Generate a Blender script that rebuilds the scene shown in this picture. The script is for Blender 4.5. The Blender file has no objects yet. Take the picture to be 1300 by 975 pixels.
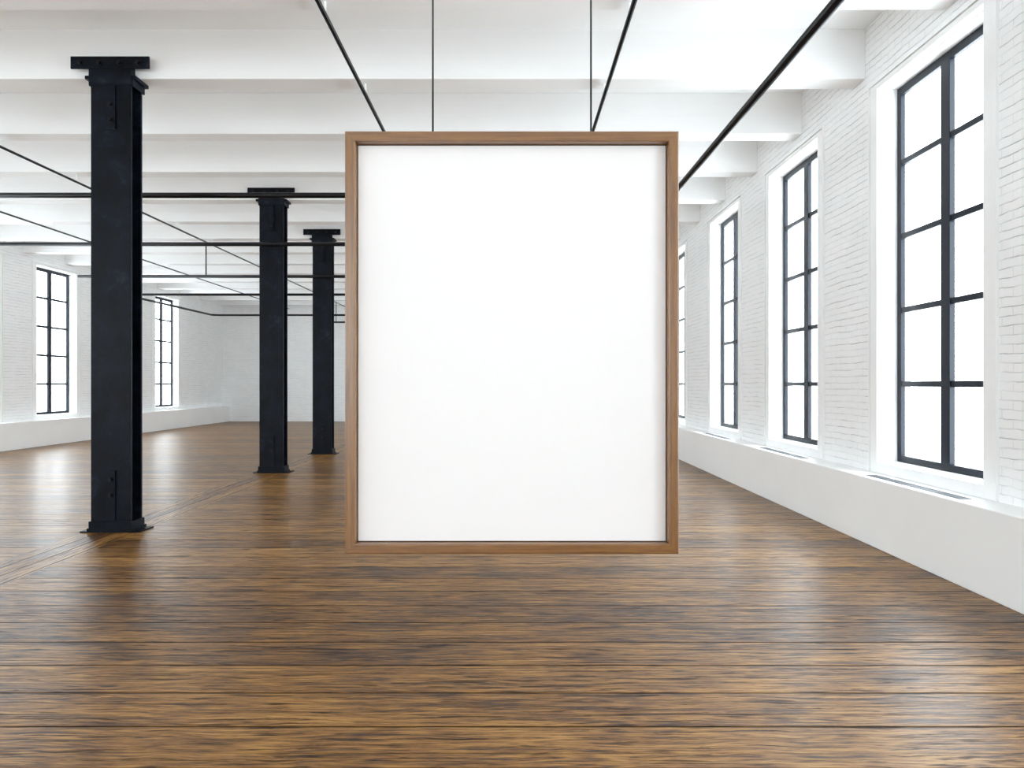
import bpy, bmesh, math, random
from mathutils import Vector, Matrix

# ---------------------------------------------------------------- units
# eye height 1.6 m, 24 mm lens; K turns a depth step into metres, H a height or width step
H = 1.6
F = 866.667
K = F * H / 1000.0
def zh(h): return (1 + h) * H            # height above the floor of something h eye-heights above the eye

scene = bpy.context.scene
C = scene.collection
random.seed(7)

# ---------------------------------------------------------------- mesh helpers
def box(bm, x0, x1, y0, y1, z0, z1, mi=0):
    if x0 > x1: x0, x1 = x1, x0
    if y0 > y1: y0, y1 = y1, y0
    if z0 > z1: z0, z1 = z1, z0
    v = [bm.verts.new(p) for p in ((x0,y0,z0),(x1,y0,z0),(x1,y1,z0),(x0,y1,z0),(x0,y0,z1),(x1,y0,z1),(x1,y1,z1),(x0,y1,z1))]
    for f in ((3,2,1,0),(4,5,6,7),(0,1,5,4),(1,2,6,5),(2,3,7,6),(3,0,4,7)):
        fc = bm.faces.new([v[i] for i in f]); fc.material_index = mi

def tube(bm, pts, r, n=16, caps=True):
    pts = [Vector(p) for p in pts]
    rings = []
    for i, p in enumerate(pts):
        a = (pts[i] - pts[i-1]).normalized() if i > 0 else None
        b = (pts[i+1] - pts[i]).normalized() if i < len(pts)-1 else None
        t = (a + b).normalized() if a is not None and b is not None else (a if a is not None else b)
        up = Vector((0,0,1)) if abs(t.z) < .9 else Vector((0,1,0))
        u = t.cross(up).normalized(); w = u.cross(t).normalized()
        rr = r
        if a is not None and b is not None:
            rr = r
        rings.append([bm.verts.new(p + (u*math.cos(2*math.pi*k/n) + w*math.sin(2*math.pi*k/n))*rr) for k in range(n)])
    for i in range(len(rings)-1):
        for k in range(n):
            f = bm.faces.new((rings[i][k], rings[i][(k+1)%n], rings[i+1][(k+1)%n], rings[i+1][k])); f.smooth = True
    if caps:
        bm.faces.new(rings[0][::-1]); bm.faces.new(rings[-1])

def obj(name, bm, mat, parent=None, bevel=0.0, segs=2, loc=(0,0,0)):
    bmesh.ops.recalc_face_normals(bm, faces=bm.faces[:])
    me = bpy.data.meshes.new(name); bm.to_mesh(me); bm.free()
    for m in (mat if isinstance(mat, (list, tuple)) else [mat]): me.materials.append(m)
    o = bpy.data.objects.new(name, me); C.objects.link(o)
    o.location = loc
    if parent: o.parent = parent
    if bevel:
        b = o.modifiers.new('bevel', 'BEVEL'); b.width = bevel; b.segments = segs; b.limit_method = 'ANGLE'; b.angle_limit = math.radians(40)
    return o

def tag(o, label=None, cat=None, group=None, kind=None):
    if label: o['label'] = label
    if cat: o['category'] = cat
    if group: o['group'] = group
    if kind: o['kind'] = kind
    return o

def empty(name, loc=(0,0,0)):
    o = bpy.data.objects.new(name, None); o.empty_display_size = .1; o.location = loc; C.objects.link(o); return o

def copy_tree(o, parent=None):
    c = o.copy(); C.objects.link(c)
    if parent: c.parent = parent
    for ch in [x for x in KIDS.get(o.name, [])]:
        KIDS.setdefault(c.name, []).append(copy_tree(ch, c))
    return c
KIDS = {}
def part(name, bm, mat, parent, **kw):
    o = obj(name, bm, mat, parent, **kw); KIDS.setdefault(parent.name, []).append(o); return o

# ---------------------------------------------------------------- material helpers
def newmat(name):
    m = bpy.data.materials.new(name); m.use_nodes = True
    nt = m.node_tree; nt.nodes.clear()
    out = nt.nodes.new('ShaderNodeOutputMaterial'); bs = nt.nodes.new('ShaderNodeBsdfPrincipled')
    nt.links.new(bs.outputs[0], out.inputs[0])
    return m, nt, bs
class G:
    """small node-graph writer"""
    def __init__(s, nt): s.nt = nt
    def n(s, t, **kw):
        nd = s.nt.nodes.new(t)
        for k, v in kw.items():
            if k.startswith('i_'):
                key = k[2:]; key = int(key) if key.isdigit() else key.replace('_', ' ')
                sock = nd.inputs[key]
                if hasattr(v, 'is_output') or isinstance(v, bpy.types.NodeSocket): s.nt.links.new(v, sock)
                else: sock.default_value = v
            else: setattr(nd, k, v)
        return nd
    def math(s, op, a, b=None, c=None, clamp=False):
        nd = s.nt.nodes.new('ShaderNodeMath'); nd.operation = op; nd.use_clamp = clamp
        for i, v in enumerate((a, b, c)):
            if v is None: continue
            if isinstance(v, bpy.types.NodeSocket): s.nt.links.new(v, nd.inputs[i])
            else: nd.inputs[i].default_value = v
        return nd.outputs[0]
    def comb(s, x, y, z):
        nd = s.nt.nodes.new('ShaderNodeCombineXYZ')
        for i, v in enumerate((x, y, z)):
            if isinstance(v, bpy.types.NodeSocket): s.nt.links.new(v, nd.inputs[i])
            else: nd.inputs[i].default_value = v
        return nd.outputs[0]
    def noise(s, vec, scale, detail=4, rough=.55, dist=0):
        nd = s.n('ShaderNodeTexNoise', i_Scale=scale, i_Detail=detail, i_Roughness=rough, i_Distortion=dist)
        s.nt.links.new(vec, nd.inputs['Vector']); return nd.outputs['Fac']
    def ramp(s, fac, stops, interp='LINEAR'):
        nd = s.nt.nodes.new('ShaderNodeValToRGB'); cr = nd.color_ramp; cr.interpolation = interp
        while len(cr.elements) < len(stops): cr.elements.new(.5)
        for e, (p, c) in zip(cr.elements, stops):
            e.position = p; e.color = c if len(c) == 4 else (*c, 1)
        s.nt.links.new(fac, nd.inputs[0]); return nd.outputs[0]
    def mix(s, fac, a, b, mode='MIX'):
        nd = s.nt.nodes.new('ShaderNodeMix'); nd.data_type = 'RGBA'; nd.blend_type = mode
        for sock, v in ((nd.inputs[0], fac), (nd.inputs[6], a), (nd.inputs[7], b)):
            if isinstance(v, bpy.types.NodeSocket): s.nt.links.new(v, sock)
            else: sock.default_value = v if not isinstance(v, tuple) or len(v) == 4 else (*v, 1)
        return nd.outputs[2]
    def coord(s, which='Object'):
        return s.nt.nodes.new('ShaderNodeTexCoord').outputs[which]
    def sep(s, v):
        nd = s.nt.nodes.new('ShaderNodeSeparateXYZ'); s.nt.links.new(v, nd.inputs[0]); return nd.outputs
    def bump(s, h, strength, dist, bs):
        nd = s.n('ShaderNodeBump', i_Strength=strength, i_Distance=dist)
        s.nt.links.new(h, nd.inputs['Height']); s.nt.links.new(nd.outputs[0], bs.inputs['Normal'])

# ---- painted brick
def brick_mat(name, axis):
    m, nt, bs = newmat(name); g = G(nt)
    x, y, z = g.sep(g.coord())
    u = y if axis == 'x' else x
    p = g.comb(u, z, 0.0)
    # the courses wander a little
    w1 = g.noise(p, 1.7, 2); w2 = g.noise(p, 9.0, 3)
    dz = g.math('ADD', g.math('MULTIPLY', g.math('SUBTRACT', w1, .5), .05), g.math('MULTIPLY', g.math('SUBTRACT', w2, .5), .022))
    du = g.math('MULTIPLY', g.math('SUBTRACT', g.noise(p, 7.0, 3), .5), .03)
    q = g.comb(g.math('ADD', u, du), g.math('ADD', z, dz), 0.0)
    br = g.n('ShaderNodeTexBrick', i_Scale=1.0, offset=.5)
    br.inputs['Color1'].default_value = (1,1,1,1); br.inputs['Color2'].default_value = (1,1,1,1); br.inputs['Mortar'].default_value = (0,0,0,1)
    br.inputs['Mortar Size'].default_value = .0045; br.inputs['Mortar Smooth'].default_value = .6
    br.inputs['Brick Width'].default_value = .25; br.inputs['Row Height'].default_value = .0735
    nt.links.new(q, br.inputs['Vector'])
    joint = br.outputs['Fac']
    patch = g.ramp(g.noise(p, 3.1, 4, .6), [(.42, (0,0,0)), (.62, (1,1,1))])           # paint fills the joints in patches
    # thin crack right under a course, only where the paint has opened
    row = g.math('FRACT', g.math('DIVIDE', g.math('ADD', z, dz), .0735))
    crack = g.math('SUBTRACT', 1.0, g.math('MULTIPLY', g.math('ABSOLUTE', g.math('SUBTRACT', row, .955)), 22.0), clamp=True)
    gate = g.ramp(g.noise(g.comb(u, g.math('MULTIPLY', z, 5.0), 3.0), 2.3, 3, .6), [(.44, (0,0,0)), (.58, (1,1,1))])
    crack = g.math('MULTIPLY', crack, gate)
    tone = g.ramp(g.noise(p, 2.0, 5, .6), [(.3, (.90,.91,.91)), (.7, (.945,.95,.95))])
    col = g.mix(g.math('MULTIPLY', g.math('MULTIPLY', joint, g.math('ADD', .35, g.math('MULTIPLY', patch, .65))), .38), tone, (.5,.52,.54))
    col = g.mix(g.math('MULTIPLY', crack, .72), col, (.15,.16,.175))
    nt.links.new(col, bs.inputs['Base Color'])
    fine = g.noise(p, 55.0, 4, .6)
    hgt = g.math('ADD', g.math('MULTIPLY', joint, -.7), g.math('MULTIPLY', fine, .25))
    hgt = g.math('ADD', hgt, g.math('MULTIPLY', crack, -.9))
    hgt = g.math('ADD', hgt, g.math('MULTIPLY', g.noise(p, 14.0, 3), .5))
    bs.inputs['Roughness'].default_value = .55
    bs.inputs['Specular IOR Level'].default_value = .3
    g.bump(hgt, .55, .012, bs)
    return m

def plaster_mat(name, c0, c1, rough=.6, bump=.08, scale=1.2):
    m, nt, bs = newmat(name); g = G(nt)
    p = g.coord()
    n1 = g.noise(p, scale, 5, .6)
    nt.links.new(g.ramp(n1, [(.3, c0), (.7, c1)]), bs.inputs['Base Color'])
    bs.inputs['Roughness'].default_value = rough
    bs.inputs['Specular IOR Level'].default_value = .3
    g.bump(g.noise(p, 40, 3), bump, .004, bs)
    return m

# ---- painted timber of the ceiling and beams: faint boards along x
def beam_mat():
    m, nt, bs = newmat('painted_timber'); g = G(nt)
    p = g.coord(); x, y, z = g.sep(p)
    gr = g.noise(g.comb(g.math('MULTIPLY', x, .35), g.math('MULTIPLY', y, 9.0), g.math('MULTIPLY', z, 9.0)), 2.5, 5, .6)
    nt.links.new(g.ramp(gr, [(.3, (.93,.94,.94)), (.7, (.955,.96,.96))]), bs.inputs['Base Color'])
    bs.inputs['Roughness'].default_value = .5
    bs.inputs['Specular IOR Level'].default_value = .3
    g.bump(gr, .12, .01, bs)
    return m

# ---- oiled board floor; u runs along the boards, v across them
def floor_mat(name, along, pitch, start):
    m, nt, bs = newmat(name); g = G(nt)
    x, y, z = g.sep(g.coord())
    u, v = (x, y) if along == 'x' else (y, x)
    vv = g.math('DIVIDE', g.math('SUBTRACT', v, start), pitch)
    idx = g.math('FLOOR', vv); fr = g.math('FRACT', vv)
    rnd = g.n('ShaderNodeTexWhiteNoise', noise_dimensions='1D'); nt.links.new(idx, rnd.inputs['W'])
    r = rnd.outputs['Value']
    uo = g.math('ADD', u, g.math('MULTIPLY', r, 37.0))
    wob = g.math('MULTIPLY', g.math('SUBTRACT', g.noise(g.comb(uo, v, idx), 1.6, 3), .5), .06)
    vw = g.math('ADD', v, wob)
    # long growth-ring figure: contour lines of a stretched noise read as cathedral grain
    g0 = g.noise(g.comb(g.math('MULTIPLY', uo, .42), g.math('MULTIPLY', vw, 5.0), g.math('MULTIPLY', idx, 3.1)), 1.5, 2, .5)
    ring = g.math('PINGPONG', g.math('MULTIPLY', g0, 26.0), 1.0)
    gn = g.noise(g.comb(g.math('MULTIPLY', uo, 1.1), g.math('MULTIPLY', vw, 30.0), g.math('MULTIPLY', idx, 3.1)), 1.8, 6, .68, .35)
    g1 = g.math('ADD', g.math('MULTIPLY', ring, .13), g.math('MULTIPLY', gn, .87))
    # fine pores
    g2 = g.noise(g.comb(g.math('MULTIPLY', uo, 7.0), g.math('MULTIPLY', vw, 130.0), idx), 1.6, 4, .75)
    # cloudy wear
    g3 = g.noise(g.comb(g.math('MULTIPLY', uo, .9), g.math('MULTIPLY', v, 2.2), idx), 1.3, 4, .6)
    f = g.math('ADD', g.math('MULTIPLY', g1, .56), g.math('MULTIPLY', g2, .32))
    f = g.math('ADD', f, g.math('MULTIPLY', g3, .20))
    f = g.math('ADD', f, g.math('MULTIPLY', g.math('SUBTRACT', r, .5), .07))
    base = g.ramp(f, [(.40, FLOOR_C[0]), (.47, FLOOR_C[1]), (.54, FLOOR_C[2]), (.61, FLOOR_C[3]), (.69, FLOOR_C[4])])
    # blackened grain streaks
    st = g.noise(g.comb(g.math('MULTIPLY', uo, 1.5), g.math('MULTIPLY', vw, 24.0), g.math('ADD', idx, 9.0)), 1.9, 6, .62, .5)
    st = g.ramp(st, [(.55, (0,0,0)), (.62, (1,1,1))])
    col = g.mix(g.math('MULTIPLY', st, .72), base, (.012,.011,.014))
    # board joints, with hairline half joints between them
    e = g.math('MINIMUM', fr, g.math('SUBTRACT', 1.0, fr))
    jt = g.math('SUBTRACT', 1.0, g.math('DIVIDE', g.math('MULTIPLY', e, pitch), .0115), clamp=True)
    f2 = g.math('FRACT', g.math('MULTIPLY', vv, 3.0)); e2 = g.math('MINIMUM', f2, g.math('SUBTRACT', 1.0, f2))
    jt2 = g.math('SUBTRACT', 1.0, g.math('DIVIDE', g.math('MULTIPLY', e2, pitch/3), .0075), clamp=True)
    jg = g.ramp(g.noise(g.comb(g.math('MULTIPLY', u, .5), g.math('MULTIPLY', v, 8.0), 1.0), 1.5, 2), [(.42, (.15,.15,.15)), (.6, (1,1,1))])
    jt2 = g.math('MULTIPLY', jt2, jg)
    j = g.math('MAXIMUM', jt, g.math('MULTIPLY', jt2, .6))
    col = g.mix(g.math('MULTIPLY', j, .88), col, (.010,.007,.006))
    nt.links.new(col, bs.inputs['Base Color'])
    rg = g.math('ADD', ROUGH0, g.math('MULTIPLY', g3, .14))
    rg = g.math('ADD', rg, g.math('MULTIPLY', g2, .08))
    nt.links.new(rg, bs.inputs['Roughness'])
    mask = g.math('MULTIPLY', g.math('SUBTRACT', 1.0, j), g.math('SUBTRACT', 1.0, g.math('MULTIPLY', st, .55)))
    mask = g.math('MULTIPLY', mask, g.math('ADD', .55, g.math('MULTIPLY', g2, .9)))
    nt.links.new(g.math('ADD', 1.0, g.math('MULTIPLY', mask, .40)), bs.inputs['IOR'])
    nt.links.new(g.math('MULTIPLY', mask, .14), bs.inputs['Coat Weight'])
    bs.inputs['Coat Roughness'].default_value = .24; bs.inputs['Coat IOR'].default_value = 1.36
    h = g.math('ADD', g.math('MULTIPLY', g1, .30), g.math('MULTIPLY', g2, .22))
    h = g.math('SUBTRACT', h, g.math('MULTIPLY', j, 1.0))
    g.bump(h, .45, .006, bs)
    return m
FLOOR_C = [(.007,.005,.005), (.046,.019,.008), (.195,.087,.019), (.340,.172,.042), (.45,.26,.085)]
ROUGH0 = .28
FSPEC = .5

def steel_mat():
    m, nt, bs = newmat('blackened_steel'); g = G(nt)
    p = g.coord()
    c = g.noise(p, 3.2, 6, .68, .6)
    c2 = g.noise(p, 18.0, 4, .7)
    f = g.math('ADD', g.math('MULTIPLY', c, .75), g.math('MULTIPLY', c2, .25))
    nt.links.new(g.ramp(f, [(.42, (.0015,.0026,.0052)), (.56, (.005,.0075,.014)), (.72, (.024,.031,.046))]), bs.inputs['Base Color'])
    bs.inputs['Metallic'].default_value = 0.0
    nt.links.new(g.math('ADD', .30, g.math('MULTIPLY', c, .25)), bs.inputs['Roughness'])
    bs.inputs['Specular IOR Level'].default_value = .13
    g.bump(c2, .10, .004, bs)
    return m

def plain(name, col, rough=.5, spec=.5, metal=0.0, nscale=20, var=.12, bump=.05):
    m, nt, bs = newmat(name); g = G(nt)
    n = g.noise(g.coord(), nscale, 4)
    lo = tuple(c*(1-var) for c in col); hi = tuple(min(1, c*(1+var)) for c in col)
    nt.links.new(g.ramp(n, [(.3, lo), (.7, hi)]), bs.inputs['Base Color'])
    bs.inputs['Roughness'].default_value = rough; bs.inputs['Metallic'].default_value = metal
    bs.inputs['Specular IOR Level'].default_value = spec
    if bump: g.bump(n, bump, .003, bs)
    return m

def frame_wood():
    m, nt, bs = newmat('oiled_frame_wood'); g = G(nt)
    uv = g.coord('UV'); u, v, _ = g.sep(uv)
    n1 = g.noise(g.comb(g.math('MULTIPLY', u, 1.6), g.math('MULTIPLY', v, 34.0), 0.0), 2.2, 5, .6, .5)
    n2 = g.noise(g.comb(g.math('MULTIPLY', u, 9.0), g.math('MULTIPLY', v, 240.0), 2.0), 1.5, 3, .6)
    kn = g.noise(g.comb(g.math('MULTIPLY', u, 6.0), g.math('MULTIPLY', v, 16.0), 5.0), 1.1, 2)
    f = g.math('ADD', g.math('MULTIPLY', n1, .7), g.math('MULTIPLY', n2, .3))
    c = g.ramp(f, [(.34, (.13,.046,.008)), (.5, (.205,.086,.015)), (.68, (.28,.125,.025))])
    c = g.mix(g.math('MULTIPLY', g.ramp(kn, [(.66, (0,0,0)), (.74, (1,1,1))]), .5), c, (.15,.035,.01))
    nt.links.new(c, bs.inputs['Base Color'])
    bs.inputs['Roughness'].default_value = .34
    bs.inputs['Specular IOR Level'].default_value = .9
    bs.inputs['Coat Weight'].default_value = .3; bs.inputs['Coat Roughness'].default_value = .3
    return m

def glass_mat():
    m = bpy.data.materials.new('window_glass'); m.use_nodes = True; nt = m.node_tree; nt.nodes.clear()
    out = nt.nodes.new('ShaderNodeOutputMaterial'); mx = nt.nodes.new('ShaderNodeMixShader')
    tr = nt.nodes.new('ShaderNodeBsdfTransparent'); gl = nt.nodes.new('ShaderNodeBsdfGlossy')
    gl.inputs['Roughness'].default_value = .02; gl.inputs['Color'].default_value = (.9,.95,1,1)
    tr.inputs['Color'].default_value = (.985,.995,1,1)
    lw = nt.nodes.new('ShaderNodeLayerWeight'); lw.inputs['Blend'].default_value = .5
    pw = nt.nodes.new('ShaderNodeMath'); pw.operation = 'POWER'; pw.inputs[1].default_value = 4.0
    fr = nt.nodes.new('ShaderNodeMath'); fr.operation = 'MULTIPLY_ADD'; fr.inputs[1].default_value = .35; fr.inputs[2].default_value = .03
    nt.links.new(lw.outputs['Facing'], pw.inputs[0]); nt.links.new(pw.outputs[0], fr.inputs[0])
    nt.links.new(fr.outputs[0], mx.inputs[0]); nt.links.new(tr.outputs[0], mx.inputs[1]); nt.links.new(gl.outputs[0], mx.inputs[2])
    nt.links.new(mx.outputs[0], out.inputs[0])
    return m

M_brick_side = brick_mat('white_painted_brick_side', 'x')
M_brick_end = brick_mat('white_painted_brick_end', 'y')
M_timber = beam_mat()
M_ceiling = plaster_mat('ceiling_white', (.935,.945,.945), (.955,.96,.96))
M_trim = plain('white_trim_paint', (.92,.925,.92), .4, .4, 0, 3, .015, .02)
M_ledge = plaster_mat('ledge_plaster', (.90,.905,.90), (.93,.935,.93), .55, .06, 1.5)
M_floor = floor_mat('dark_oiled_boards', 'x', .3474, 5.27)
M_strip = floor_mat('lengthwise_boards', 'y', .178, -4.62)
M_steel = steel_mat()
M_bolt = plain('black_bolt_steel', (.003,.0035,.005), .4, .25)
M_pipe = plain('black_pipe_paint', (.004,.0045,.006), .3, .3)
M_sash = plain('charcoal_window_metal', (.008,.012,.021), .34, .28, 0, 15, .1)
M_glass = glass_mat()
M_grille = plain('grille_grey_metal', (.10,.115,.13), .4)
M_slat = plain('grille_light_slats', (.25,.27,.29), .4)
M_slot_shade = plain('grille_slot_shade', (.008,.010,.012), .6, .2)
M_wood = frame_wood()
M_paper = plain('matt_white_poster_paper', (.90,.885,.88), .7, .2, 0, 2, .004, 0)
M_back = plain('shade_line_backing_board', (.03,.013,.006), .7, .1)
M_wire = plain('dark_steel_wire', (.02,.022,.022), .4, .5)
M_lining = plain('dark_frame_lining', (.06,.02,.008), .5, .4)

# ---------------------------------------------------------------- room dimensions
XR, XL = 2.41*H, -7.73*H                  # brick faces of the side walls
LR, LL = 2.215*H, -7.54*H                 # room-side faces of the ledges
YF, YB = 21.05*K, -5.6*K                  # far and near end walls
ZC = zh(2.42)                             # ceiling
ZBEAM = zh(2.08)                          # underside of the beams
ZLEDGE = zh(-.583)
OPEN_B, OPEN_T = zh(-.515), zh(1.94)      # window openings
OW = 1.173*K                              # opening width
WT = .34                                  # wall thickness
right_starts = [4.009 + 2.177*i for i in (-4, -3, -2, -1, 0, 1, 2)] + [10.93, 13.1, 15.28, 17.46]
left_starts = [12.79, 14.92, 17.05, 10.66, 8.53, 6.40, 4.27, 2.14, .01, -2.12, -4.25]
right_starts = [s*K for s in right_starts]; left_starts = sorted(s*K for s in left_starts)

# ---------------------------------------------------------------- floor
bm = bmesh.new()
SX0, SX1 = -2.885*H, -2.53*H
box(bm, XL-.4, SX0, YB-.4, YF+.4, -.12, 0, 0)
box(bm, SX0, SX1, YB-.4, YF+.4, -.12, 0, 1)
box(bm, SX1, XR+.4, YB-.4, YF+.4, -.12, 0, 0)
tag(obj('floor', bm, [M_floor, M_strip]), 'glossy dark brown wooden board floor with a lengthwise strip under the columns', 'floor', kind='structure')

# ---------------------------------------------------------------- ceiling and beams
bm = bmesh.new(); box(bm, XL-.4, XR+.4, YB-.4, YF+.4, ZC, ZC+.15)
tag(obj('ceiling', bm, M_ceiling), 'white painted ceiling between the beams', 'ceiling', kind='structure')
beam_y = []
k = 5.37 - 1.18*8
while k < 20.9: beam_y.append(k); k += 1.18
words_ = ['first','second','third','fourth','fifth','sixth','seventh','eighth','ninth','tenth','eleventh','twelfth','thirteenth','fourteenth','fifteenth','sixteenth']
vis = 0
beam0 = None
for k in beam_y:
    if beam0 is None:
        bm = bmesh.new(); box(bm, XL, XR, 0, .19*K, ZBEAM, ZC)
        o = obj('ceiling_beam', bm, M_timber, bevel=.006); beam0 = o
    else:
        o = beam0.copy(); C.objects.link(o)
    o.location = (0, k*K, 0)
    if k < 4: lab = 'white boxed ceiling beam running across the room above and behind the viewer'
    else:
        lab = 'white boxed ceiling beam crossing the room, %s from the top of the photo' % words_[vis]; vis += 1
        if abs(k-5.37) < .01: lab = 'white boxed ceiling beam resting on the nearest black steel column'
        if abs(k-8.91) < .01: lab = 'white boxed ceiling beam resting on the middle black steel column'
        if abs(k-11.27) < .01: lab = 'white boxed ceiling beam resting on the farthest black steel column'
    tag(o, lab, 'beam', 'white ceiling beams across the room', 'structure')

# ---------------------------------------------------------------- walls
def side_wall(name, x0, sgn, starts, label):
    """brick wall with window openings; x0 is the room face, sgn the outward direction"""
    bm = bmesh.new(); xa, xb = x0, x0 + sgn*WT
    y0, y1 = YB-.4, YF+.4
    box(bm, xa, xb, y0, y1, 0, OPEN_B); box(bm, xa, xb, y0, y1, OPEN_T, ZC)
    cur = y0
    for s in sorted(starts):
        box(bm, xa, xb, cur, s, OPEN_B, OPEN_T); cur = s + OW
    box(bm, xa, xb, cur, y1, OPEN_B, OPEN_T)
    return tag(obj(name, bm, M_brick_side), label, 'wall', kind='structure')
side_wall('wall_right', XR, 1, right_starts, 'white painted brick wall on the right with tall windows')
side_wall('wall_left', XL, -1, left_starts, 'white painted brick wall on the far left with tall windows')
bm = bmesh.new(); box(bm, XL, XR, YF, YF+WT, 0, ZC)
tag(obj('wall_back', bm, M_brick_end), 'white painted brick end wall at the far end of the room', 'wall', kind='structure')

# near end wall, behind the viewer, with unseen windows added to light the poster
added_rear_x = [XL + 1.0 + 2.9*i for i in range(4)]
added_rear_x = [x for x in added_rear_x if x + OW < XR - .4]
bm = bmesh.new()
box(bm, XL, XR, YB-WT, YB, 0, OPEN_B); box(bm, XL, XR, YB-WT, YB, OPEN_T, ZC)
cur = XL
for s in added_rear_x: box(bm, cur, s, YB-WT, YB, OPEN_B, OPEN_T); cur = s+OW
box(bm, cur, XR, YB-WT, YB, OPEN_B, OPEN_T)
tag(obj('wall_front', bm, M_brick_end), 'white painted brick end wall behind the viewer', 'wall', kind='structure')

# plaster ledges along the side walls
bm = bmesh.new(); box(bm, LR, XR, YB, YF, 0, ZLEDGE)
tag(obj('trim_1', bm, M_ledge, bevel=.008), 'low white plastered ledge running along the foot of the right wall', 'ledge', kind='structure')
bm = bmesh.new(); box(bm, LL, XL, YB, YF, 0, ZLEDGE)
tag(obj('trim_2', bm, M_ledge, bevel=.008), 'low white plastered ledge running along the foot of the left wall', 'ledge', kind='structure')

# ---------------------------------------------------------------- windows (built in a local frame: u along the wall, w outwards, z up)
D_SASH = .12*H                             # from the wall face to the metal frame
def window_parts():
    tb = bmesh.new()                       # architrave and stepped lining
    tw, th, pr = .150, .075, .018
    z0, z1 = OPEN_B, OPEN_T
    zb = ZLEDGE + .001
    def b(u0,u1,w0,w1,za,zz): box(tb, w0, w1, u0, u1, za, zz)
    # flat band with a raised outer bead
    gv = .022                              # a narrow groove between the bead and the band
    b(-tw+gv, 0, -pr, 0, zb, z1+th-gv); b(OW, OW+tw-gv, -pr, 0, zb, z1+th-gv)
    b(0, OW, -pr, 0, z1, z1+th-gv); b(0, OW, -pr, 0, zb, z0)
    b(-tw-.006, -tw+.012, -pr-.010, 0, zb, z1+th+.006); b(OW+tw-.012, OW+tw+.006, -pr-.010, 0, zb, z1+th+.006)
    b(-tw+.012, OW+tw-.012, -pr-.010, 0, z1+th-.012, z1+th+.006)
    # lining boards inside the opening, with a small step
    t = .012
    b(0, t, .055, WT-.01, z0, z1); b(OW-t, OW, .055, WT-.01, z0, z1)
    b(t, OW-t, .055, WT-.01, z1-t, z1); b(t, OW-t, .055, WT-.01, z0, z0+t)
    b(0, .003, -pr, .055, z0, z1); b(OW-.003, OW, -pr, .055, z0, z1)
    b(.003, OW-.003, -pr, .055, z1-.003, z1); b(.003, OW-.003, -pr, .055, z0, z0+.003)
    sb = bmesh.new()                       # metal frame
    def s(u0,u1,za,zz,w0,w1): box(sb, w0, w1, u0, u1, za, zz)
    a, f = t, .068                         # outer edge, member width
    zs0, zs1 = z0+t, z1-t
    w0, w1 = D_SASH, D_SASH+.046
    s(a, a+f, zs0, zs1, w0, w1); s(OW-a-f, OW-a, zs0, zs1, w0, w1)
    s(a+f, OW-a-f, zs1-.084, zs1, w0, w1); s(a+f, OW-a-f, zs0, zs0+.066, w0, w1)
    mb = bmesh.new(); c = OW/2
    box(mb, w0-.006, w1, c-.066, c+.066, zs0+.066, zs1-.084)
    bars = []
    for h in (0, .48, .96, 1.44):
        z = zh(h)
        for (ua, ub) in ((a+f, c-.066), (c+.066, OW-a-f)):
            bars.append((ua, ub, z))
    bb = bmesh.new()
    for ua, ub, z in bars: box(bb, w0+.004, w1, ua, ub, z-.029, z+.029)
    gb = bmesh.new()
    box(gb, w0+.027, w0+.031, a+f-.003, OW-a-f+.003, zs0+.06, zs1-.080)
    return tb, sb, mb, bb, gb
tb, sb, mb, bb, gb = window_parts()
proto = obj('window_1', tb, M_trim, bevel=.003)
part('window_frame', sb, M_sash, proto, bevel=.003)
part('mullion', mb, M_sash, proto, bevel=.003)
part('glazing_bars', bb, M_sash, proto, bevel=.002)
part('window_pane', gb, M_glass, proto)
proto['kind'] = 'structure'; proto['category'] = 'window'
first = True; wn = 0
def place_window(loc, rot, label):
    global first, wn
    wn += 1
    if first: o = proto; first = False
    else: o = copy_tree(proto)
    o.name = 'window_%d' % wn
    o.location = loc; o.rotation_euler = (0, 0, rot)
    o['label'] = label
    # daylight sampling portal in the opening
    ld = bpy.data.lights.new('daylight_opening', 'AREA'); ld.shape = 'RECTANGLE'; ld.size = OW; ld.size_y = OPEN_T-OPEN_B
    ld.cycles.is_portal = True
    lo = bpy.data.objects.new('daylight_opening', ld); C.objects.link(lo); lo['kind'] = 'helper'
    mw = Matrix.Translation(loc) @ Matrix.Rotation(rot, 4, 'Z')
    # area lights shine along their -Z: aim it at the room (-u of the local outward axis)
    m = Matrix.Rotation(math.radians(90), 4, 'Y')
    lo.matrix_world = mw @ Matrix.Translation((WT-.005, OW/2, (OPEN_T+OPEN_B)/2)) @ m @ Matrix.Rotation(math.radians(90), 4, 'Z')
rl = {0: 'tall black-barred window nearest the viewer in the right wall, full width in view', 1: 'second tall black-barred window in the right wall, next behind the largest',
      2: 'third tall black-barred window in the right wall, before the one by the poster', 3: 'narrow sliver of a tall window just right of the hanging poster'}
for s in right_starts:
    i = right_starts.index(s) - 4
    place_window((XR, s, 0), 0, rl.get(i, 'tall black-barred window in the right wall, out of view'))
for s in left_starts:
    kk = s/K
    lab = 'tall black-barred window in the left wall, out of view'
    if abs(kk-12.79) < .1: lab = 'tall black-barred window in the left wall, left of the nearest column'
    if abs(kk-17.05) < .1: lab = 'tall black-barred window in the left wall, between the nearest and middle columns'
    place_window((XL, s+OW, 0), math.pi, lab)
for x in added_rear_x:
    place_window((x, YB, 0), -math.pi/2, 'unseen window added in the end wall behind the viewer to light the poster')

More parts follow.
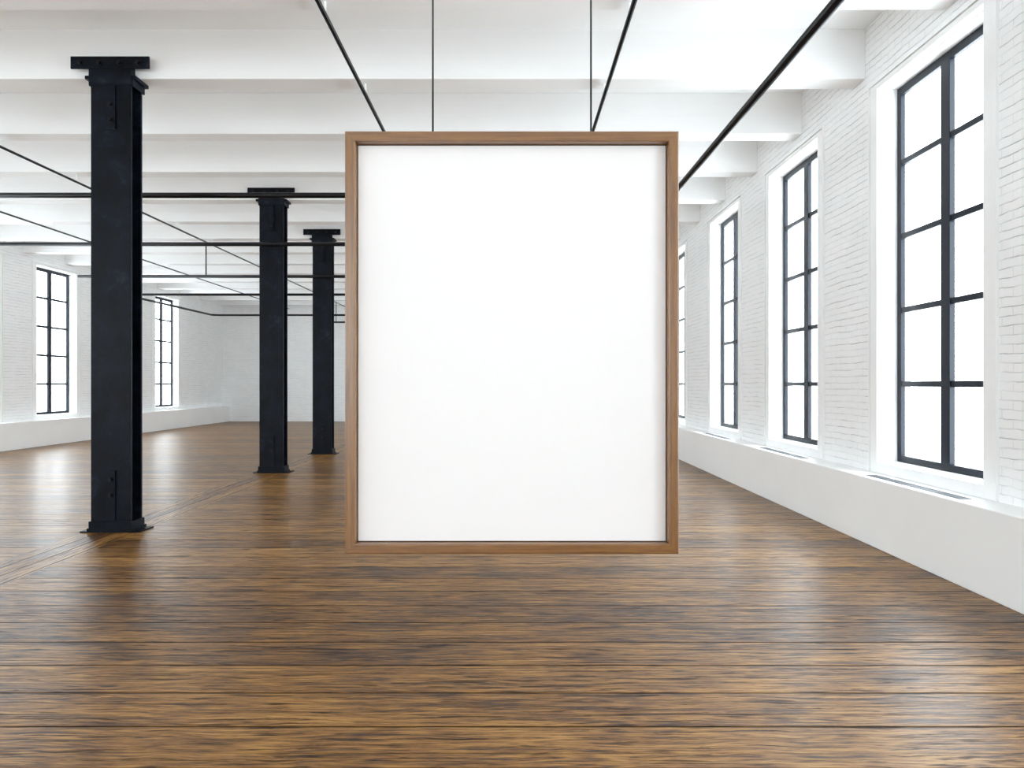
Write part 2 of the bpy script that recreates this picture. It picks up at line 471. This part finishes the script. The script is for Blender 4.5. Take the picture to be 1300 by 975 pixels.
# ---------------------------------------------------------------- convector grilles let into the right ledge
def grille():
    L = 1.049*K; W = .063*H
    r = empty('vent_grille')
    fb = bmesh.new(); t = .004
    box(fb, 0, .010, 0, L, 0, t); box(fb, W-.010, W, 0, L, 0, t)
    box(fb, .010, W-.010, 0, .012, 0, t); box(fb, .010, W-.010, L-.012, L, 0, t)
    part('grille_rim', fb, M_grille, r)
    bb = bmesh.new(); box(bb, .010, W-.010, .012, L-.012, .0005, .0015)  # dark sheet on the ledge, coloured as the shade inside the slots
    part('slot_shade', bb, M_slot_shade, r)
    sb = bmesh.new()
    for i in range(1, 4):
        x = .010 + (W-.02)*i/4
        box(sb, x-.0038, x+.0038, .012, L-.012, .0015, t)
    for i in range(1, 4):
        y = L*i/4; box(sb, .010, W-.010, y-.008, y+.008, .0015, t-.0005)
    part('slats', sb, M_slat, r)
    return r
g0 = grille()
for i, lab in enumerate(['long slotted vent grille in the ledge below the largest window', 'slotted vent grille in the ledge below the second window from the right',
                         'small distant slotted vent grille in the ledge below the third window from the right']):
    o = g0 if i == 0 else copy_tree(g0)
    o.location = (2.262*H, right_starts[4+i] - .024*K, ZLEDGE)
    tag(o, lab, 'vent', 'vent grilles in the right ledge')

# ---------------------------------------------------------------- steel columns
def hexbolt(cx, y, cz, r=.017, t=.020):
    bm = bmesh.new(); n = 6
    for (rr, ya, yb, nn) in ((r*1.35, y, y-.004, 20), (r, y-.004, y-t, 6)):
        a = [bm.verts.new((cx+rr*math.cos(2*math.pi*(k+.5)/nn), ya, cz+rr*math.sin(2*math.pi*(k+.5)/nn))) for k in range(nn)]
        b = [bm.verts.new((cx+rr*math.cos(2*math.pi*(k+.5)/nn), yb, cz+rr*math.sin(2*math.pi*(k+.5)/nn))) for k in range(nn)]
        for k in range(nn): bm.faces.new((a[k], a[(k+1)%nn], b[(k+1)%nn], b[k]))
        bm.faces.new(a[::-1]); bm.faces.new(b)
    return bm
def column():
    r = empty('steel_column')
    w = .1355*H                           # half width
    y0, y1 = 0.0, .165*K
    zcap = ZBEAM - .001
    zc0 = zh(2.056)
    bm = bmesh.new()                      # H section: two wide flanges and a web
    box(bm, -w, w, y0, y0+.030, 0.012, zc0); box(bm, -w, w, y1-.028, y1, 0.012, zc0)
    box(bm, -.02, .02, y0+.030, y1-.028, 0.012, zc0)
    part('shaft', bm, M_steel, r, bevel=.004)
    bm = bmesh.new()                      # cap plate
    box(bm, -w-.068, w+.052, y0+.002, y1+.035, zc0, zcap)
    part('cap_plate', bm, M_steel, r, bevel=.003)
    bm = bmesh.new()                      # collar under the cap
    box(bm, -w-.006, w+.022, y0-.006, y0, zh(2.01), zc0); box(bm, w, w+.022, y0, y1+.01, zh(2.01), zc0)
    box(bm, -w-.022, -w, y0, y1+.01, zh(2.01), zc0)
    part('collar', bm, M_steel, r, bevel=.003)
    bm = bmesh.new()                      # T plate bolted to the face of the beam
    box(bm, -w-.016, w+.004, y0-.014, y0-.006, zh(2.012), zh(2.120))
    box(bm, -.264*H, .264*H, y0-.022, y0-.002, zh(2.120), zh(2.202))
    tp = part('beam_plate', bm, M_steel, r, bevel=.002)
    bm = bmesh.new()                      # packing between the plate and the beam
    box(bm, -w, w, y0-.002, .062*K-.002, zh(2.085), zh(2.195))
    part('packing_block', bm, M_steel, r)
    for cx in (-.194, -.067, .067, .192):
        part('bolt', hexbolt(cx*H, y0-.022, zh(2.160), .022, .030), M_bolt, r)
    bm = bmesh.new(); box(bm, -.034*H, .034*H, y0-.018, y0, zh(1.713), zh(2.01))
    part('splice_plate', bm, M_steel, r, bevel=.002)
    for h in (1.882, 1.778):
        part('bolt', hexbolt(.004*H, y0-.018, zh(h), .021, .028), M_bolt, r)
    bm = bmesh.new(); box(bm, -.034*H, .034*H, y0-.018, y0, zh(-.922), zh(-.581))
    part('splice_plate', bm, M_steel, r, bevel=.002)
    for h in (-.642, -.748):
        part('bolt', hexbolt(.004*H, y0-.018, zh(h), .021, .028), M_bolt, r)
    bm = bmesh.new()                      # stepped shoe round the foot
    box(bm, -w-.018, w+.018, y0-.014, y1+.012, .012, zh(-.926))
    box(bm, -w-.034, w+.034, y0-.020, y1+.022, .012, zh(-.972))
    part('column_shoe', bm, M_steel, r, bevel=.003)
    bm = bmesh.new(); box(bm, -w-.108, w+.108, y0-.020, y1+.035, 0.0005, .014)
    part('base_plate', bm, M_steel, r, bevel=.002)
    for sx in (-1, 1):
        b = bmesh.new(); tube(b, [(sx*(w+.072), y1*.55, .012), (sx*(w+.072), y1*.55, .026)], .015, 6)
        part('anchor_bolt', b, M_bolt, r)
    return r
c0 = column()
for i, (kb, lab) in enumerate([(5.37, 'largest and nearest black riveted steel column, on the left'), (8.91, 'middle one of the three black steel columns'),
                               (11.27, 'farthest and smallest black steel column, beside the hanging poster')]):
    o = c0 if i == 0 else copy_tree(c0)
    o.location = (-2.703*H, (kb-.062)*K, 0)
    tag(o, lab, 'column', 'black steel columns in a row', 'thing')

# ---------------------------------------------------------------- black pipes under the ceiling
HL = 2.006                                 # lengthwise pipes
HX = 1.520                                 # lower crosswise network
RL_, RX_ = .0135*H, .0220*H
def pipe_long(x, r, y0, y1, label, group='slim lengthwise pipes under the beams'):
    t = empty('ceiling_pipe', (x*H, 0, zh(HL)))
    bm = bmesh.new(); tube(bm, [(0, y0, 0), (0, y1, 0)], r, 20)
    part('pipe', bm, M_pipe, t)
    for k in beam_y:                       # saddle screwed to the underside of every beam
        y = (k+.095)*K
        if y0 < y < y1:
            b = bmesh.new(); box(b, -.008, .008, y-.012, y+.012, r*.9, ZBEAM - zh(HL) - .0005)
            part('hanger_clip', b, M_ledge, t)
    return tag(t, label, 'pipe', group)
pipe_long(-1.017, RL_, YB+.01, YF-.01, 'slim black lengthwise pipe meeting the poster top near its left corner')
pipe_long(.642, RL_, YB+.01, YF-.01, 'slim black lengthwise pipe meeting the poster top near the right wire')
pipe_long(-4.325, RL_*.85, YB+.01, YF-.01, 'slim black lengthwise pipe passing behind the nearest column at upper left')
pipe_long(-5.96, RL_*.85, YB+.01, YF-.01, 'outermost slim black lengthwise pipe at far left, lower in the photo')

XE = 1.29
def pipe(label, pts, r, hangers=(), group='thicker crosswise pipes hung below the ceiling', y=None):
    t = empty('suspended_pipe', pts[0])
    bm = bmesh.new(); p0 = Vector(pts[0]); tube(bm, [Vector(p)-p0 for p in pts], r, 24)
    part('pipe', bm, M_pipe, t)
    for hx in hangers:
        b = bmesh.new(); z1 = zh(HL) - RL_*.85 - zh(HX)
        tube(b, [(hx*H-p0.x, y-p0.y, r*.8), (hx*H-p0.x, y-p0.y, z1)], .0085*H, 12)
        part('hanger_rod', b, M_pipe, t)
    return tag(t, label, 'pipe', group)
gap = RX_ + .001
# the heavy pipe along the right side
t = pipe('thickest black pipe, running from the top right to the right edge of the poster', [(XE*H, YB+.01, zh(HX)), (XE*H, 19.37*K+RX_, zh(HX))], RX_, (), 'thick lengthwise pipe')
del t['group']
for k in (-.53, 1.83, 7.73, 11.27, 14.81):   # hung from the beams
    b = bmesh.new(); yy = (k+.095)*K - (YB+.01)
    tube(b, [(0, yy, RX_*.8), (0, yy, ZBEAM-zh(HX)-.0005)], .0085*H, 12)
    part('hanger_rod', b, M_pipe, t)
for k_, x0, lab, rr in ((6.347, -6.9, 'uppermost crosswise black pipe in the photo, crossing in front of the middle column top', 1.0),
                        (8.564, -6.9, 'second crosswise black pipe from the top of the photo', 1.0),
                        (11.136, -6.13, 'crosswise black pipe whose open end shows left of the nearest column', 1.0),
                        (19.37, -4.6, 'farthest and lowest crosswise black pipe near the end wall', .95)):
    pipe(lab, [(x0*H, k_*K, zh(HX)), (XE*H-gap, k_*K, zh(HX))], RX_*rr, (-4.325, -1.017, .642), y=k_*K)
# loop: cross pipe, bend towards the viewer, cross pipe
XLp = -6.6
def arc(cx, cy, r, a0, a1, n=8):
    return [(cx + r*math.cos(a0+(a1-a0)*i/n), cy + r*math.sin(a0+(a1-a0)*i/n), zh(HX)) for i in range(n+1)]
ya, yb_ = 13.39*K, 17.37*K; q = .18
pts = [(XE*H-gap, ya, zh(HX))] + arc(XLp*H+q, ya+q, q, -math.pi/2, -math.pi) + arc(XLp*H+q, yb_-q, q, math.pi, math.pi/2) + [(XE*H-gap, yb_, zh(HX))]
t = pipe('black pipe loop bending along the left wall past the small window', pts, RX_*.95, (-1.017,), y=ya)

# ---------------------------------------------------------------- hanging framed poster
D = 2.0*H; s = D/F
X0, X1 = (437.7-650)*s, (862-650)*s
Z1, Z0 = H + (487.5-166.3)*s, H - (703.7-487.5)*s
FWD = 13.0*s                                # face width of the frame
dep = .052
post = empty('hanging_poster', (0, D, (Z0+Z1)/2))
def mitred(bm, pa, pb, qa, qb, y0, y1, uvl, seed):
    """one frame member: outer edge pa-pb, inner edge qa-qb (x, z pairs)"""
    P = [(pa,y0),(pb,y0),(qb,y0),(qa,y0),(pa,y1),(pb,y1),(qb,y1),(qa,y1)]
    v = [bm.verts.new((p[0], y, p[1])) for p, y in P]
    L = Vector(pb) - Vector(pa); ln = L.length; L.normalize()
    fs = [bm.faces.new([v[i] for i in f]) for f in ((0,1,2,3),(4,7,6,5),(0,4,5,1),(1,5,6,2),(2,6,7,3),(3,7,4,0))]
    for f in fs:
        for lp in f.loops:
            co = lp.vert.co; d = Vector((co.x, co.z)) - Vector(pa)
            lp[uvl].uv = (d.dot(L) + seed, abs(d.x*L.y - d.y*L.x) + (co.y - y0)*.9 + seed*.7)
zc = (Z0+Z1)/2
bm = bmesh.new(); uvl = bm.loops.layers.uv.new('UVMap')
a, b_, c_, d_ = (X0, Z0-zc), (X1, Z0-zc), (X1, Z1-zc), (X0, Z1-zc)
ia, ib, ic, id_ = (X0+FWD, Z0-zc+FWD), (X1-FWD, Z0-zc+FWD), (X1-FWD, Z1-zc-FWD), (X0+FWD, Z1-zc-FWD)
mitred(bm, a, b_, ia, ib, 0, .072, uvl, 1.3)
mitred(bm, c_, d_, ic, id_, 0, .072, uvl, 5.1)
mitred(bm, d_, a, id_, ia, 0, .072, uvl, 9.7)
mitred(bm, b_, c_, ib, ic, 0, .072, uvl, 14.2)
bmesh.ops.remove_doubles(bm, verts=bm.verts[:], dist=1e-5)
# drop the doubled inner mitre faces so the bevel only rounds true edges
inner = [f for f in bm.faces if abs(f.normal.x) > .3 and abs(f.normal.z) > .3]
seen = {}
dele = []
for f in bm.faces:
    key = frozenset(v_.index for v_ in f.verts)
    if key in seen: dele += [f, seen[key]]
    seen[key] = f
bm.verts.index_update()
seen = {}; dele = []
for f in bm.faces:
    key = frozenset(v_.index for v_ in f.verts)
    if key in seen: dele += [f, seen[key]]
    seen[key] = f
bmesh.ops.delete(bm, geom=list(set(dele)), context='FACES_ONLY')
fr = part('wooden_frame', bm, M_wood, post, bevel=.006, segs=3)
bm = bmesh.new(); box(bm, X0+FWD+.004, X1-FWD-.004, dep-.004, dep+.003, Z0-zc+FWD+.004, Z1-zc-FWD-.004)
part('blank_poster', bm, M_paper, post)
bm = bmesh.new(); box(bm, X0+FWD-.001, X1-FWD+.001, dep+.004, dep+.012, Z0-zc+FWD-.001, Z1-zc-FWD+.001)  # dark board in the gap, standing in for shade along the frame's inner edge
part('backing_board', bm, M_back, post)
for px in (549.6, 750.2):
    bm = bmesh.new(); x = (px-650)*s*1.012
    tube(bm, [(x, .036, Z1-zc-.002), (x, .036, ZC-zc-.004)], .0046, 10)
    part('hanging_wire', bm, M_wire, post)
    bm = bmesh.new(); tube(bm, [(x, .036, ZC-zc-.012), (x, .036, ZC-zc)], .022, 16)
    part('ceiling_mount', bm, M_wire, post)
tag(post, 'large blank white poster in a brown wooden frame hanging from two thin dark wires', 'poster', kind='thing')

# ---------------------------------------------------------------- daylight
w = bpy.data.worlds.new('overcast_sky'); scene.world = w; w.use_nodes = True
bg = w.node_tree.nodes['Background']
bg.inputs[0].default_value = (.885, .955, 1.0, 1); bg.inputs[1].default_value = 8.5
w.cycles.sampling_method = 'MANUAL'; w.cycles.sample_map_resolution = 64

# ---------------------------------------------------------------- camera
cam = bpy.data.cameras.new('camera'); co = bpy.data.objects.new('camera', cam); C.objects.link(co)
cam.sensor_width = 36; cam.lens = 36*F/1300
co.location = (0, 0, H); co.rotation_euler = (math.pi/2, 0, 0)
cam.clip_start = .05; cam.clip_end = 200
scene.camera = co

# ---------------------------------------------------------------- output look
vs = scene.view_settings
scene.display_settings.display_device = 'sRGB'
vs.view_transform = 'Standard'; vs.look = 'None'; vs.gamma = 1; vs.use_curve_mapping = False
vs.exposure = .29
cy = scene.cycles
cy.max_bounces = 14; cy.diffuse_bounces = 8; cy.glossy_bounces = 4; cy.transparent_max_bounces = 12
cy.caustics_reflective = False; cy.caustics_refractive = False
cy.sample_clamp_indirect = 8
cy.use_denoising = True
try: cy.denoiser = 'OPENIMAGEDENOISE'; cy.denoising_input_passes = 'RGB_ALBEDO_NORMAL'
except Exception: pass
